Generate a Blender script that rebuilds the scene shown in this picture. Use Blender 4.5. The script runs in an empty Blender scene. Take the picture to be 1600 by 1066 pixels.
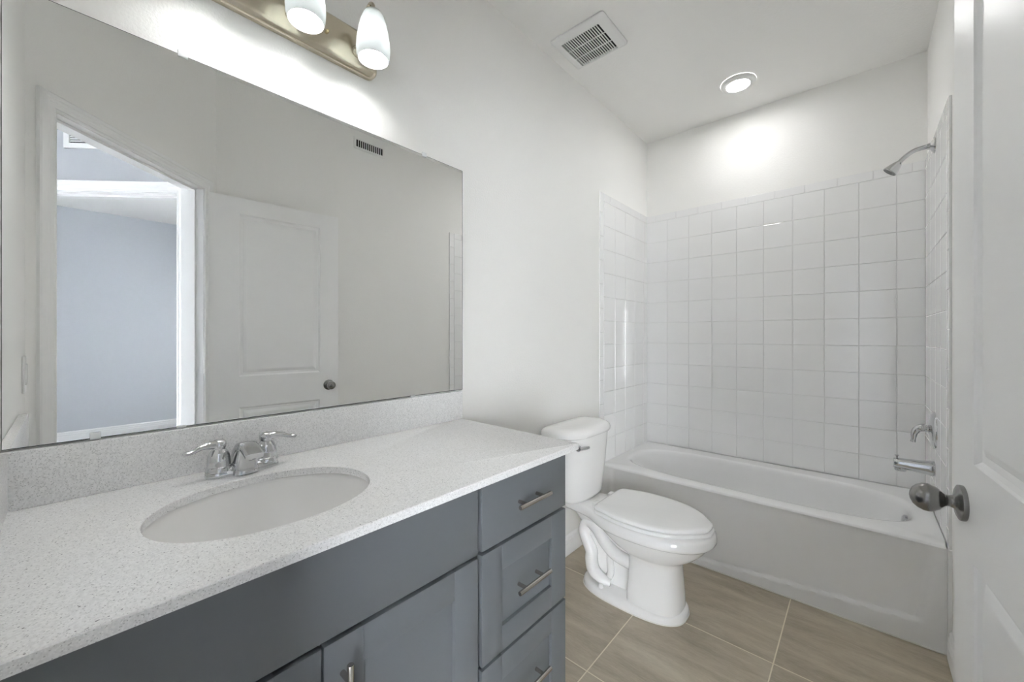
import bpy, bmesh, math, random
from mathutils import Vector, Matrix

random.seed(7)
scene = bpy.context.scene
COL = scene.collection
PI = math.pi

# ------------------------------------------------------------------ camera
FPX = 614.1
cam_d = bpy.data.cameras.new('camera')
cam_d.sensor_width = 36.0
cam_d.lens = 36.0 * FPX / 1600.0
cam_d.shift_y = -(533.0 - 525.54) / 1600.0
cam_d.clip_start = 0.01
cam_d.clip_end = 60
cam = bpy.data.objects.new('camera', cam_d)
COL.objects.link(cam)
cam.location = (1.2555, 0.0, 1.2434)
cam.rotation_euler = (PI / 2, 0, math.radians(41.6325))
scene.camera = cam

# ------------------------------------------------------------------ world (daylight outside the bedroom window)
world = bpy.data.worlds.new('world')
scene.world = world
world.use_nodes = True
wn = world.node_tree.nodes
wn['Background'].inputs[0].default_value = (0.92, 0.955, 1.0, 1)
wn['Background'].inputs[1].default_value = 3.2

scene.view_settings.view_transform = 'Standard'
scene.view_settings.look = 'None'
scene.view_settings.gamma = 1
scene.view_settings.use_curve_mapping = False
scene.view_settings.exposure = 3.22
try:
    scene.cycles.max_bounces = 16
    scene.cycles.diffuse_bounces = 10
    scene.cycles.glossy_bounces = 8
    scene.cycles.sample_clamp_indirect = 4
    scene.cycles.blur_glossy = 1.0
    scene.cycles.use_denoising = True
except Exception:
    pass

BULB = 10.5       # vanity bulbs
CAN = 10.5        # recessed light lens
BULB_COL = (1.0, 0.995, 0.99)
CAN_COL = (1.0, 0.995, 0.985)

# ------------------------------------------------------------------ room numbers
W = 1.5165            # painted right wall
TX0, TX1, TY = 0.0, 1.5065, 2.996      # tile faces: left x, right x, back y
H = 2.750
Y0 = -0.100
BX = 0.8595           # corner of the short wall and the diagonal door wall
R2 = math.sqrt(0.5)


def so(s, o, z=0.0):
    """hall frame: s along the diagonal door wall, o outwards from the bathroom"""
    return Vector((BX + (s + o) * R2, Y0 + (s - o) * R2, z))


# ------------------------------------------------------------------ materials
MATS = {}


def mat(name, color, rough=0.5, metal=0.0, spec=0.5, coat=0.0, bump=None, aniso=0.0):
    m = bpy.data.materials.new(name)
    m.use_nodes = True
    nt = m.node_tree
    b = nt.nodes['Principled BSDF']
    b.inputs['Base Color'].default_value = (*color, 1)
    b.inputs['Roughness'].default_value = rough
    b.inputs['Metallic'].default_value = metal
    b.inputs['Specular IOR Level'].default_value = spec
    b.inputs['Coat Weight'].default_value = coat
    b.inputs['Coat Roughness'].default_value = 0.03
    if aniso:
        b.inputs['Anisotropic'].default_value = aniso
    if bump:
        scale, strength, dist, detail = bump
        tc = nt.nodes.new('ShaderNodeTexCoord')
        nz = nt.nodes.new('ShaderNodeTexNoise')
        nz.inputs['Scale'].default_value = scale
        nz.inputs['Detail'].default_value = detail
        bp = nt.nodes.new('ShaderNodeBump')
        bp.inputs['Strength'].default_value = strength
        bp.inputs['Distance'].default_value = dist
        nt.links.new(tc.outputs['Object'], nz.inputs['Vector'])
        nt.links.new(nz.outputs['Fac'], bp.inputs['Height'])
        nt.links.new(bp.outputs['Normal'], b.inputs['Normal'])
    MATS[name] = m
    return m


def emis(name, color, strength):
    m = bpy.data.materials.new(name)
    m.use_nodes = True
    nt = m.node_tree
    nt.nodes.clear()
    e = nt.nodes.new('ShaderNodeEmission')
    e.inputs[0].default_value = (*color, 1)
    e.inputs[1].default_value = strength
    o = nt.nodes.new('ShaderNodeOutputMaterial')
    nt.links.new(e.outputs[0], o.inputs[0])
    return m


M_wall = mat('wall_paint', (0.885, 0.88, 0.86), 0.65, spec=0.3, bump=(150, 0.6, 0.0016, 2))
M_ceil = mat('ceiling_paint', (0.885, 0.88, 0.86), 0.8, spec=0.2, bump=(90, 0.6, 0.002, 3))
M_trim = mat('trim_paint', (0.90, 0.90, 0.895), 0.32, spec=0.45)
M_door = mat('door_paint', (0.90, 0.90, 0.895), 0.35, spec=0.45)
M_tile = mat('glazed_tile', (0.90, 0.90, 0.90), 0.04, spec=0.75, bump=(5, 0.04, 0.003, 1))
M_grout = mat('wall_grout', (0.80, 0.80, 0.795), 0.8)
M_porc = mat('porcelain', (0.88, 0.875, 0.865), 0.07, spec=0.55, coat=0.3)
M_seat = mat('toilet_seat_plastic', (0.87, 0.87, 0.865), 0.16)
M_tub = mat('tub_enamel', (0.88, 0.88, 0.88), 0.14, spec=0.5)
M_chrome = mat('chrome', (0.62, 0.63, 0.64), 0.06, 1.0)
M_chromedark = mat('chrome_dark_nozzle', (0.25, 0.25, 0.26), 0.35, 0.6)  # darker, rougher metal for the spray face and aerator
M_nickel = mat('satin_nickel', (0.27, 0.265, 0.26), 0.26, 1.0)
M_pull = mat('brushed_nickel_pull', (0.52, 0.49, 0.45), 0.26, 1.0)
M_plate = mat('champagne_nickel', (0.66, 0.60, 0.48), 0.22, 1.0, aniso=0.5)
M_cab = mat('slate_cabinet_paint', (0.150, 0.163, 0.175), 0.42, spec=0.4)
M_cabin = mat('cabinet_gap', (0.02, 0.021, 0.023), 0.8)
M_black = mat('vent_black', (0.012, 0.012, 0.012), 0.8)
M_white = mat('white_plastic', (0.82, 0.82, 0.81), 0.35)
M_caulk = mat('caulk', (0.80, 0.79, 0.75), 0.5)
M_carpet = mat('carpet', (0.40, 0.38, 0.36), 0.95, bump=(400, 1.0, 0.004, 2))
M_bed = mat('bedroom_wall_paint', (0.60, 0.625, 0.66), 0.7, bump=(170, 0.3, 0.001, 2))
M_hall_shaded = mat('hall_paint_shaded', (0.44, 0.455, 0.48), 0.7, bump=(170, 0.3, 0.001, 2))  # hall's shade put into the wall colour, so it mirrors dimmer
M_mirror = mat('mirror_glass', (0.93, 0.935, 0.93), 0.0, 1.0)
M_medge = mat('mirror_edge', (0.09, 0.10, 0.10), 0.25, 0.3)
M_clip = mat('clear_clip', (0.80, 0.82, 0.82), 0.15, spec=0.7)
M_bulb = emis('bulb_glow', BULB_COL, BULB)
M_can = emis('recessed_lens_glow', CAN_COL, CAN)
M_brass = mat('pale_brass', (0.80, 0.70, 0.45), 0.2, 1.0)


def make_shade():
    m = bpy.data.materials.new('frosted_shade_glass')
    m.use_nodes = True
    nt = m.node_tree
    nt.nodes.clear()
    d = nt.nodes.new('ShaderNodeBsdfDiffuse')
    d.inputs[0].default_value = (0.78, 0.80, 0.80, 1)
    t = nt.nodes.new('ShaderNodeBsdfTranslucent')
    t.inputs[0].default_value = (0.27, 0.28, 0.28, 1)
    g = nt.nodes.new('ShaderNodeBsdfGlossy')
    g.inputs['Roughness'].default_value = 0.2
    mx = nt.nodes.new('ShaderNodeMixShader')
    mx.inputs[0].default_value = 0.5
    mx2 = nt.nodes.new('ShaderNodeMixShader')
    mx2.inputs[0].default_value = 0.04
    o = nt.nodes.new('ShaderNodeOutputMaterial')
    nt.links.new(d.outputs[0], mx.inputs[1])
    nt.links.new(t.outputs[0], mx.inputs[2])
    nt.links.new(mx.outputs[0], mx2.inputs[1])
    nt.links.new(g.outputs[0], mx2.inputs[2])
    nt.links.new(mx2.outputs[0], o.inputs[0])
    return m


M_shade = make_shade()


def make_glass():
    m = bpy.data.materials.new('window_glass')
    m.use_nodes = True
    b = m.node_tree.nodes['Principled BSDF']
    b.inputs['Base Color'].default_value = (1, 1, 1, 1)
    b.inputs['Roughness'].default_value = 0
    b.inputs['Transmission Weight'].default_value = 1
    b.inputs['IOR'].default_value = 1.0
    return m


M_glass = make_glass()


def make_quartz():
    m = bpy.data.materials.new('speckled_quartz')
    m.use_nodes = True
    nt = m.node_tree
    b = nt.nodes['Principled BSDF']
    b.inputs['Roughness'].default_value = 0.22
    tc = nt.nodes.new('ShaderNodeTexCoord')
    L = nt.links.new

    def speck(scale, lo, hi, col_a, col_b_in):
        v = nt.nodes.new('ShaderNodeTexVoronoi')
        v.inputs['Scale'].default_value = scale
        L(tc.outputs['Object'], v.inputs['Vector'])
        # pick few cells by their random colour, keep only their centres
        sep = nt.nodes.new('ShaderNodeSeparateColor')
        L(v.outputs['Color'], sep.inputs[0])
        gt = nt.nodes.new('ShaderNodeMath'); gt.operation = 'GREATER_THAN'
        gt.inputs[1].default_value = lo
        L(sep.outputs[0], gt.inputs[0])
        lt = nt.nodes.new('ShaderNodeMath'); lt.operation = 'LESS_THAN'
        lt.inputs[1].default_value = hi
        L(v.outputs['Distance'], lt.inputs[0])
        mu = nt.nodes.new('ShaderNodeMath'); mu.operation = 'MULTIPLY'
        L(gt.outputs[0], mu.inputs[0]); L(lt.outputs[0], mu.inputs[1])
        mx = nt.nodes.new('ShaderNodeMix'); mx.data_type = 'RGBA'
        L(mu.outputs[0], mx.inputs[0])
        if isinstance(col_b_in, tuple):
            mx.inputs[6].default_value = (*col_b_in, 1)
        else:
            L(col_b_in, mx.inputs[6])
        mx.inputs[7].default_value = (*col_a, 1)
        return mx.outputs[2]
    n = nt.nodes.new('ShaderNodeTexNoise')
    n.inputs['Scale'].default_value = 260
    n.inputs['Detail'].default_value = 2
    L(tc.outputs['Object'], n.inputs['Vector'])
    cr = nt.nodes.new('ShaderNodeValToRGB')
    cr.color_ramp.elements[0].position = 0.35
    cr.color_ramp.elements[0].color = (0.79, 0.79, 0.79, 1)
    cr.color_ramp.elements[1].position = 0.62
    cr.color_ramp.elements[1].color = (0.90, 0.90, 0.90, 1)
    L(n.outputs['Fac'], cr.inputs[0])
    c = speck(420, 0.80, 0.40, (0.62, 0.62, 0.62), cr.outputs[0])
    c = speck(300, 0.93, 0.33, (0.42, 0.42, 0.43), c)
    c = speck(480, 0.86, 0.40, (0.94, 0.94, 0.94), c)
    c = speck(170, 0.975, 0.20, (0.22, 0.22, 0.23), c)
    L(c, b.inputs['Base Color'])
    return m


M_quartz = make_quartz()


def make_floor():
    m = bpy.data.materials.new('floor_tile')
    m.use_nodes = True
    nt = m.node_tree
    b = nt.nodes['Principled BSDF']
    L = nt.links.new
    tc = nt.nodes.new('ShaderNodeTexCoord')
    sp = nt.nodes.new('ShaderNodeSeparateXYZ')
    L(tc.outputs['Object'], sp.inputs[0])

    def math_n(op, a, bb=None):
        n = nt.nodes.new('ShaderNodeMath'); n.operation = op
        for i, v in enumerate((a, bb)):
            if v is None:
                continue
            if isinstance(v, (int, float)):
                n.inputs[i].default_value = v
            else:
                L(v, n.inputs[i])
        return n.outputs[0]
    SX, SY = 0.5115, 0.499
    ax = math_n('DIVIDE', math_n('SUBTRACT', sp.outputs[0], 0.494), SX)
    ay = math_n('DIVIDE', math_n('SUBTRACT', sp.outputs[1], 1.275), SY)
    fx = math_n('SUBTRACT', ax, math_n('FLOOR', ax))
    fy = math_n('SUBTRACT', ay, math_n('FLOOR', ay))
    dx = math_n('MULTIPLY', math_n('MINIMUM', fx, math_n('SUBTRACT', 1.0, fx)), SX)
    dy = math_n('MULTIPLY', math_n('MINIMUM', fy, math_n('SUBTRACT', 1.0, fy)), SY)
    d = math_n('MINIMUM', dx, dy)
    g = math_n('LESS_THAN', d, 0.0022)
    # streaks running across the room, different per tile
    cellv = nt.nodes.new('ShaderNodeCombineXYZ')
    L(math_n('FLOOR', ax), cellv.inputs[0]); L(math_n('FLOOR', ay), cellv.inputs[1])
    wn_ = nt.nodes.new('ShaderNodeTexWhiteNoise'); wn_.noise_dimensions = '3D'
    L(cellv.outputs[0], wn_.inputs['Vector'])
    mp = nt.nodes.new('ShaderNodeMapping')
    mp.inputs['Rotation'].default_value = (0, 0, 0.12)
    mp.inputs['Scale'].default_value = (2.2, 11, 1)
    add = nt.nodes.new('ShaderNodeVectorMath'); add.operation = 'ADD'
    sc = nt.nodes.new('ShaderNodeVectorMath'); sc.operation = 'SCALE'
    sc.inputs['Scale'].default_value = 30
    L(wn_.outputs['Color'], sc.inputs[0])
    L(tc.outputs['Object'], mp.inputs[0])
    L(mp.outputs[0], add.inputs[0]); L(sc.outputs[0], add.inputs[1])
    n1 = nt.nodes.new('ShaderNodeTexNoise')
    n1.inputs['Scale'].default_value = 1.0; n1.inputs['Detail'].default_value = 8
    n1.inputs['Roughness'].default_value = 0.6; n1.inputs['Distortion'].default_value = 0.6
    L(add.outputs[0], n1.inputs['Vector'])
    n2 = nt.nodes.new('ShaderNodeTexNoise')
    n2.inputs['Scale'].default_value = 14; n2.inputs['Detail'].default_value = 6
    n2.inputs['Roughness'].default_value = 0.75
    L(add.outputs[0], n2.inputs['Vector'])
    mixf = math_n('ADD', math_n('MULTIPLY', n1.outputs['Fac'], 0.72), math_n('MULTIPLY', n2.outputs['Fac'], 0.28))
    cr = nt.nodes.new('ShaderNodeValToRGB')
    e = cr.color_ramp.elements
    e[0].position = 0.33; e[0].color = (0.335, 0.287, 0.215, 1)
    e[1].position = 0.66; e[1].color = (0.60, 0.54, 0.43, 1)
    k = e.new(0.5); k.color = (0.475, 0.416, 0.322, 1)
    L(mixf, cr.inputs[0])
    mx = nt.nodes.new('ShaderNodeMix'); mx.data_type = 'RGBA'
    L(g, mx.inputs[0]); L(cr.outputs[0], mx.inputs[6])
    mx.inputs[7].default_value = (0.80, 0.74, 0.60, 1)
    L(mx.outputs[2], b.inputs['Base Color'])
    rr = math_n('ADD', math_n('MULTIPLY', g, 0.35), 0.38)
    L(rr, b.inputs['Roughness'])
    bp = nt.nodes.new('ShaderNodeBump'); bp.inputs['Distance'].default_value = 0.002
    bp.inputs['Strength'].default_value = 0.5
    L(math_n('ADD', math_n('MULTIPLY', g, -1.0), math_n('MULTIPLY', n2.outputs['Fac'], 0.25)), bp.inputs['Height'])
    L(bp.outputs['Normal'], b.inputs['Normal'])
    return m


M_floor = make_floor()

# ------------------------------------------------------------------ mesh helpers (all coordinates are world coordinates)


class MB:
    def __init__(self):
        self.v = []
        self.f = []

    def add(self, verts, faces):
        o = len(self.v)
        self.v += [tuple(x) for x in verts]
        self.f += [tuple(i + o for i in fc) for fc in faces]
        return self

    def addbm(self, bm):
        bm.verts.index_update()
        self.add([v.co[:] for v in bm.verts], [[v.index for v in f.verts] for f in bm.faces])
        bm.free()
        return self

    def box(self, lo, hi, bev=0.0, seg=2, M=None):
        bm = bmesh.new()
        bmesh.ops.create_cube(bm, size=1)
        sx = [hi[i] - lo[i] for i in range(3)]
        c = [(hi[i] + lo[i]) / 2 for i in range(3)]
        for v in bm.verts:
            v.co = Vector((v.co[0] * sx[0] + c[0], v.co[1] * sx[1] + c[1], v.co[2] * sx[2] + c[2]))
        if bev > 0:
            bmesh.ops.bevel(bm, geom=list(bm.edges) + list(bm.verts), offset=bev, segments=seg, affect='EDGES', profile=0.5)
        if M is not None:
            bm.transform(M)
        return self.addbm(bm)

    def loft(self, rings, cap0=True, cap1=True, closed=True):
        """rings: list of equal-length point lists"""
        n = len(rings[0])
        vs, fs = [], []
        for r in rings:
            vs += [tuple(p) for p in r]
        m = n if closed else n - 1
        for i in range(len(rings) - 1):
            for j in range(m):
                a, b = i * n + j, i * n + (j + 1) % n
                fs.append((a, b, b + n, a + n))
        if cap0:
            fs.append(tuple(reversed(range(n))))
        if cap1:
            o = (len(rings) - 1) * n
            fs.append(tuple(range(o, o + n)))
        return self.add(vs, fs)

    def tube(self, path, radii, n=14, cap=True, squash=None):
        P = [Vector(p) for p in path]
        if isinstance(radii, (int, float)):
            radii = [radii] * len(P)
        rings = []
        up = None
        for i, p in enumerate(P):
            t = (P[min(i + 1, len(P) - 1)] - P[max(i - 1, 0)]).normalized()
            if up is None:
                up = Vector((0, 0, 1)) if abs(t.z) < 0.9 else Vector((1, 0, 0))
            a = t.cross(up)
            if a.length < 1e-6:
                a = t.cross(Vector((0, 1, 0)))
            a.normalize()
            b = a.cross(t).normalized()
            up = b
            sq = squash[i] if squash else 1.0
            rings.append([p + a * radii[i] * math.cos(k * 2 * PI / n) + b * radii[i] * sq * math.sin(k * 2 * PI / n) for k in range(n)])
        return self.loft(rings, cap, cap)

    def lathe(self, prof, origin, axis=(0, 0, 1), n=32, cap0=False, cap1=False):
        """prof: (radius, height along axis)"""
        ax = Vector(axis).normalized()
        a = ax.orthogonal().normalized()
        b = ax.cross(a)
        o = Vector(origin)
        rings = []
        for r, h in prof:
            rings.append([o + ax * h + (a * math.cos(k * 2 * PI / n) + b * math.sin(k * 2 * PI / n)) * r for k in range(n)])
        return self.loft(rings, cap0, cap1)

    def prism(self, poly, z0, z1):
        n = len(poly)
        vs = [(p[0], p[1], z0) for p in poly] + [(p[0], p[1], z1) for p in poly]
        fs = [tuple(reversed(range(n))), tuple(range(n, 2 * n))]
        fs += [(j, (j + 1) % n, n + (j + 1) % n, n + j) for j in range(n)]
        return self.add(vs, fs)


def smooth_path(pts, k=6):
    """Catmull-Rom"""
    P = [Vector(p) for p in pts]
    P = [P[0] * 2 - P[1]] + P + [P[-1] * 2 - P[-2]]
    out = []
    for i in range(1, len(P) - 2):
        for j in range(k):
            t = j / k
            a, b, c, d = P[i - 1], P[i], P[i + 1], P[i + 2]
            out.append(0.5 * ((2 * b) + (c - a) * t + (2 * a - 5 * b + 4 * c - d) * t * t + (3 * b - a - 3 * c + d) * t ** 3))
    out.append(P[-2])
    return out


def interp(vals, k=6):
    out = []
    for i in range(len(vals) - 1):
        for j in range(k):
            t = j / k
            t = t * t * (3 - 2 * t)
            out.append(vals[i] * (1 - t) + vals[i + 1] * t)
    out.append(vals[-1])
    return out


def obj(name, mb, m, parent=None, smooth=False, angle=35, sub=0, bevel=0):
    me = bpy.data.meshes.new(name)
    me.from_pydata(mb.v, [], mb.f)
    me.validate()
    bm = bmesh.new()
    bm.from_mesh(me)
    bmesh.ops.recalc_face_normals(bm, faces=bm.faces)
    bm.to_mesh(me)
    bm.free()
    o = bpy.data.objects.new(name, me)
    COL.objects.link(o)
    me.materials.append(m)
    if parent is not None:
        root = parent.matrix_basis.copy()
        q = parent.parent
        while q is not None:
            root = q.matrix_basis @ root
            q = q.parent
        me.transform(root.inverted())
        o.parent = parent
    if bevel:
        bv = o.modifiers.new('bevel', 'BEVEL')
        bv.width = bevel
        bv.segments = 2
        bv.limit_method = 'ANGLE'
        bv.angle_limit = math.radians(40)
    if sub:
        s = o.modifiers.new('subsurf', 'SUBSURF')
        s.levels = sub
        s.render_levels = sub
    if smooth or bevel:
        me.polygons.foreach_set('use_smooth', [True] * len(me.polygons))
        try:
            me.set_sharp_from_angle(angle=math.radians(angle))
        except Exception:
            pass
    me.update()
    return o


def tag(o, label, cat=None, group=None):
    o['label'] = label
    if cat:
        o['category'] = cat
    if group:
        o['group'] = group
    return o


def thing(name, loc, label, cat, rotz=0.0):
    e = bpy.data.objects.new(name, None)
    e.empty_display_size = 0.05
    COL.objects.link(e)
    e.location = loc
    e.rotation_euler = (0, 0, rotz)
    return tag(e, label, cat)


def struct(name, mb, m, parent=None, label=None, **k):
    o = obj(name, mb, m, parent, **k)
    if parent is None:
        o['kind'] = 'structure'
    if label:
        o['label'] = label
    return o


def supe(cx, cy, a, b, n, z, N=64, af=None):
    """superellipse ring; af = other semi-axis for the +x half"""
    out = []
    for k in range(N):
        t = 2 * PI * k / N
        c, s = math.cos(t), math.sin(t)
        ax = af if (af and c > 0) else a
        out.append((cx + ax * math.copysign(abs(c) ** (2 / n), c), cy + b * math.copysign(abs(s) ** (2 / n), s), z))
    return out


def dbox(mb, s0, s1, o0, o1, z0, z1):
    """box in the hall frame"""
    p = [so(s0, o0), so(s1, o0), so(s1, o1), so(s0, o1)]
    return mb.prism([(q.x, q.y) for q in p], z0, z1)


# ------------------------------------------------------------------ floor, ceiling, walls
T = 0.115
fl = MB()
q1, q2 = so(-0.3, 0.058), so(1.10, 0.058)
fl.prism([(-0.1, -0.25), (q1.x, q1.y), (q2.x, q2.y), (1.62, 3.1), (-0.1, 3.1)], -0.03, 0.0)
f_o = struct('floor', fl, M_floor, label='beige streaked square floor tiles with pale grout')
struct('floor_hall', MB().box((-0.3, -3.8, -0.09), (5.9, 3.2, -0.031)), M_carpet)
mb = MB()
p = [so(-0.6, 0.058), so(2.2, 0.058), (3.2, 2.1), (5.8, 2.1), (5.8, -1.4), so(-0.6, 2.2)]
mb.prism([(so(-0.6, 0.058).x, so(-0.6, 0.058).y), (so(1.2, 0.058).x, so(1.2, 0.058).y), (1.66, 2.1), (5.8, 2.1), (5.8, -1.45), (4.3, -2.2), (so(0.9, 3.6).x, so(0.9, 3.6).y), (so(-0.8, 3.6).x, so(-0.8, 3.6).y)], -0.03, -0.004)
struct('floor_bedroom', mb, M_carpet)
struct('ceiling', MB().box((-0.25, -3.8, H), (5.9, 3.25, H + 0.1)), M_ceil)

wall_left = struct('wall_left', MB().box((-T, Y0 - T, -0.02), (0, TY + 0.14, H + 0.02)), M_wall)
wall_back = struct('wall_back', MB().box((0, TY + 0.008, -0.02), (W + T, TY + 0.14, H + 0.02)), M_wall)
mb = MB()
mb.box((W, 0.557 + 0.0, -0.02), (W + T, TY + 0.008, H + 0.02))
wall_right = struct('wall_right', mb, M_wall)
wall_front = struct('wall_front', MB().prism([(0, Y0), (BX, Y0), (BX + T * 0.414, Y0 - T), (0, Y0 - T)], -0.02, H + 0.02), M_wall)
# diagonal wall with the bathroom doorway
SL, SR, HD = 0.092, 0.826, 2.048
mb = MB()
dbox(mb, 0.0, SL - 0.018, 0, T, -0.02, H + 0.02)
dbox(mb, SR + 0.018, 0.9285, 0, T, -0.02, H + 0.02)
dbox(mb, SL - 0.018, SR + 0.018, 0, T, HD + 0.018, H + 0.02)
wall_door = struct('wall_door', mb, M_wall)
# hall walls
S2 = 0.9055
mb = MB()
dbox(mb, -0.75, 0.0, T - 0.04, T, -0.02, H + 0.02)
struct('wall_hall_left', mb, M_hall_shaded)
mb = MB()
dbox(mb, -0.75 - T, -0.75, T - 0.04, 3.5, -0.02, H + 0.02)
struct('wall_hall_end', mb, M_hall_shaded)
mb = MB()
HS0, HS1, HZ0, HZ1 = -0.60, 0.66, 0.10, 1.95          # unseen tall hall window, added to send fill light through the bathroom door
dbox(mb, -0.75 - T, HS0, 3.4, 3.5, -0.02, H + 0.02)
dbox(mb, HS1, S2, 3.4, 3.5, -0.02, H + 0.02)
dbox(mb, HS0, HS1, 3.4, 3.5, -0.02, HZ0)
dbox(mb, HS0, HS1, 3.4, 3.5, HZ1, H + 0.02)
struct('wall_hall_far', mb, M_hall_shaded)
mb = MB()
for a, b, c, d_ in ((HS0, HS0 + 0.05, HZ0, HZ1), (HS1 - 0.05, HS1, HZ0, HZ1), (HS0, HS1, HZ0, HZ0 + 0.05), (HS0, HS1, HZ1 - 0.05, HZ1), (HS0, HS1, 1.10, 1.14)):
    dbox(mb, a, b, 3.43, 3.47, c, d_)
win2 = struct('window_added_fill', mb, M_trim)
mb = MB()
dbox(mb, HS0 + 0.04, HS1 - 0.04, 3.445, 3.449, HZ0 + 0.04, HZ1 - 0.04)
obj('pane', mb, M_glass, win2)
pl2 = bpy.data.lights.new('hall_fill_portal', 'AREA')  # sky portal for the added fill window
pl2.shape = 'RECTANGLE'; pl2.size = HS1 - HS0; pl2.size_y = HZ1 - HZ0
pl2.cycles.is_portal = True
po2 = bpy.data.objects.new('hall_fill_portal', pl2)
COL.objects.link(po2)
po2.location = so((HS0 + HS1) / 2, 3.51, (HZ0 + HZ1) / 2)
po2.rotation_euler = (PI / 2, 0, PI / 4)          # looks towards the bathroom
O0, O1, HD2 = 0.197, 0.957, 2.045
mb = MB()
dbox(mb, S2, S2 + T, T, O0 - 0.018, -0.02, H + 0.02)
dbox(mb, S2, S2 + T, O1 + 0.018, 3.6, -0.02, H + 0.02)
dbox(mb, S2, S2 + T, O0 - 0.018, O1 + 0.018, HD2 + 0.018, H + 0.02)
wall_hall = struct('wall_hall_right', mb, M_hall_shaded)
mb = MB()
dbox(mb, 0.9285, S2 + T + 0.03, 0.0, T, -0.02, H + 0.02)
struct('wall_hall_corner', mb, M_wall)
# bedroom shell
struct('wall_bedroom_right', MB().box((5.68, -1.6, -0.02), (5.8, 2.2, H + 0.02)), M_bed)
struct('wall_bedroom_front', MB().box((2.9, -1.45, -0.02), (5.68, -1.32, H + 0.02)), M_bed)
mb = MB()                                             # wall with the window in it
WX0, WX1, WZ0, WZ1 = 3.2, 4.2, 0.9, 1.8
mb.box((W + T, 2.0, -0.02), (WX0, 2.1, H + 0.02))
mb.box((WX1, 2.0, -0.02), (5.68, 2.1, H + 0.02))
mb.box((WX0, 2.0, -0.02), (WX1, 2.1, WZ0))
mb.box((WX0, 2.0, WZ1), (WX1, 2.1, H + 0.02))
struct('wall_bedroom_back', mb, M_bed)
mb = MB()
for a, b in (((WX0, WZ0), (WX0 + 0.05, WZ1)), ((WX1 - 0.05, WZ0), (WX1, WZ1)), ((WX0, WZ0), (WX1, WZ0 + 0.05)), ((WX0, WZ1 - 0.05), (WX1, WZ1)), ((WX0, 1.33), (WX1, 1.37))):
    mb.box((a[0], 2.02, a[1]), (b[0], 2.07, b[1]))
win = struct('window_1', mb, M_trim)
gp = obj('pane', MB().box((WX0 + 0.04, 2.04, WZ0 + 0.04), (WX1 - 0.04, 2.044, WZ1 - 0.04)), M_glass, win)
# sky portal for the window (no light of its own, it only guides the sky's)
pl = bpy.data.lights.new('window_daylight', 'AREA')
pl.shape = 'RECTANGLE'; pl.size = WX1 - WX0; pl.size_y = WZ1 - WZ0
pl.cycles.is_portal = True
po = bpy.data.objects.new('window_daylight', pl)
COL.objects.link(po)
po.location = ((WX0 + WX1) / 2, 2.11, (WZ0 + WZ1) / 2)
po.rotation_euler = (-PI / 2, 0, 0)

# ------------------------------------------------------------------ baseboards
BPROF = [(0, 0), (0.014, 0), (0.014, 0.062), (0.0115, 0.066), (0.0115, 0.080), (0.008, 0.085), (0.008, 0.097), (0.004, 0.104), (0.0, 0.108)]


def baseboard(name, a, b, nrm, scale=1.0):
    a, b, nrm = Vector(a), Vector(b), Vector(nrm)
    r = []
    for q in (a, b):
        r.append([(q.x + nrm.x * w, q.y + nrm.y * w, h * scale + 0.001) for w, h in BPROF])
    return struct(name, MB().loft(r), M_trim)


baseboard('baseboard_left', (0, 1.064, 0), (0, 2.262, 0), (1, 0, 0))
baseboard('baseboard_right', (W, 0.585, 0), (W, 2.250, 0), (-1, 0, 0))
baseboard('baseboard_bedroom', (5.68, -1.3, 0), (5.68, 1.98, 0), (-1, 0, 0), 1.2)

# ------------------------------------------------------------------ door casings
CPROF = [(0.0, 0), (0.0, 0.009), (0.006, 0.011), (0.010, 0.009), (0.022, 0.010), (0.026, 0.013), (0.036, 0.013), (0.040, 0.016), (0.052, 0.016), (0.057, 0.012), (0.057, 0)]


def casing(name, fn, a0, a1, hd, rev=0.005):
    """fn(along, out, z) -> world; out = projection from the wall face"""
    rings = []
    rings.append([fn(a0 - rev - w, d, 0.0) for w, d in CPROF])
    rings.append([fn(a0 - rev - w, d, hd + rev + w) for w, d in CPROF])
    rings.append([fn(a1 + rev + w, d, hd + rev + w) for w, d in CPROF])
    rings.append([fn(a1 + rev + w, d, 0.0) for w, d in CPROF])
    return struct(name, MB().loft(rings), M_trim)


casing('trim_1', lambda a, d, z: so(a, -d, z), SL, SR, HD, 0.003)
casing('trim_2', lambda a, d, z: so(S2 - d, a, z), O0, O1, HD2)
# jambs with stops
mb = MB()
dbox(mb, SL - 0.018, SL, 0.0, T + 0.001, 0, HD)
dbox(mb, SR, SR + 0.018, -0.001, T + 0.001, 0, HD)
dbox(mb, SL - 0.018, SR + 0.018, -0.001, T + 0.001, HD, HD + 0.018)
dbox(mb, SR - 0.011, SR, 0.038, 0.075, 0, HD)
dbox(mb, SL, SR, 0.038, 0.075, HD - 0.011, HD)
struct('trim_3', mb, M_trim)
mb = MB()
dbox(mb, S2 - 0.001, S2 + T + 0.001, O0 - 0.018, O0, 0, HD2)
dbox(mb, S2 - 0.001, S2 + T + 0.001, O1, O1 + 0.018, 0, HD2)
dbox(mb, S2 - 0.001, S2 + T + 0.001, O0 - 0.018, O1 + 0.018, HD2, HD2 + 0.018)
dbox(mb, S2 + 0.04, S2 + 0.075, O0, O1, HD2 - 0.011, HD2)
dbox(mb, S2 + 0.04, S2 + 0.075, O0, O0 + 0.011, 0, HD2)
struct('trim_4', mb, M_trim)

# ------------------------------------------------------------------ bathroom door (open against the right wall)
P0 = Vector((1.4555, 0.502, 0)); P1 = Vector((1.398, 1.204, 0))
dd = (P1 - P0); DL = dd.length; dd.normalize()
dn = Vector((-dd.y, dd.x, 0))            # towards the room (-x)
if dn.x > 0:
    dn = -dn
ZB, ZT = 0.012, 2.043


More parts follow.
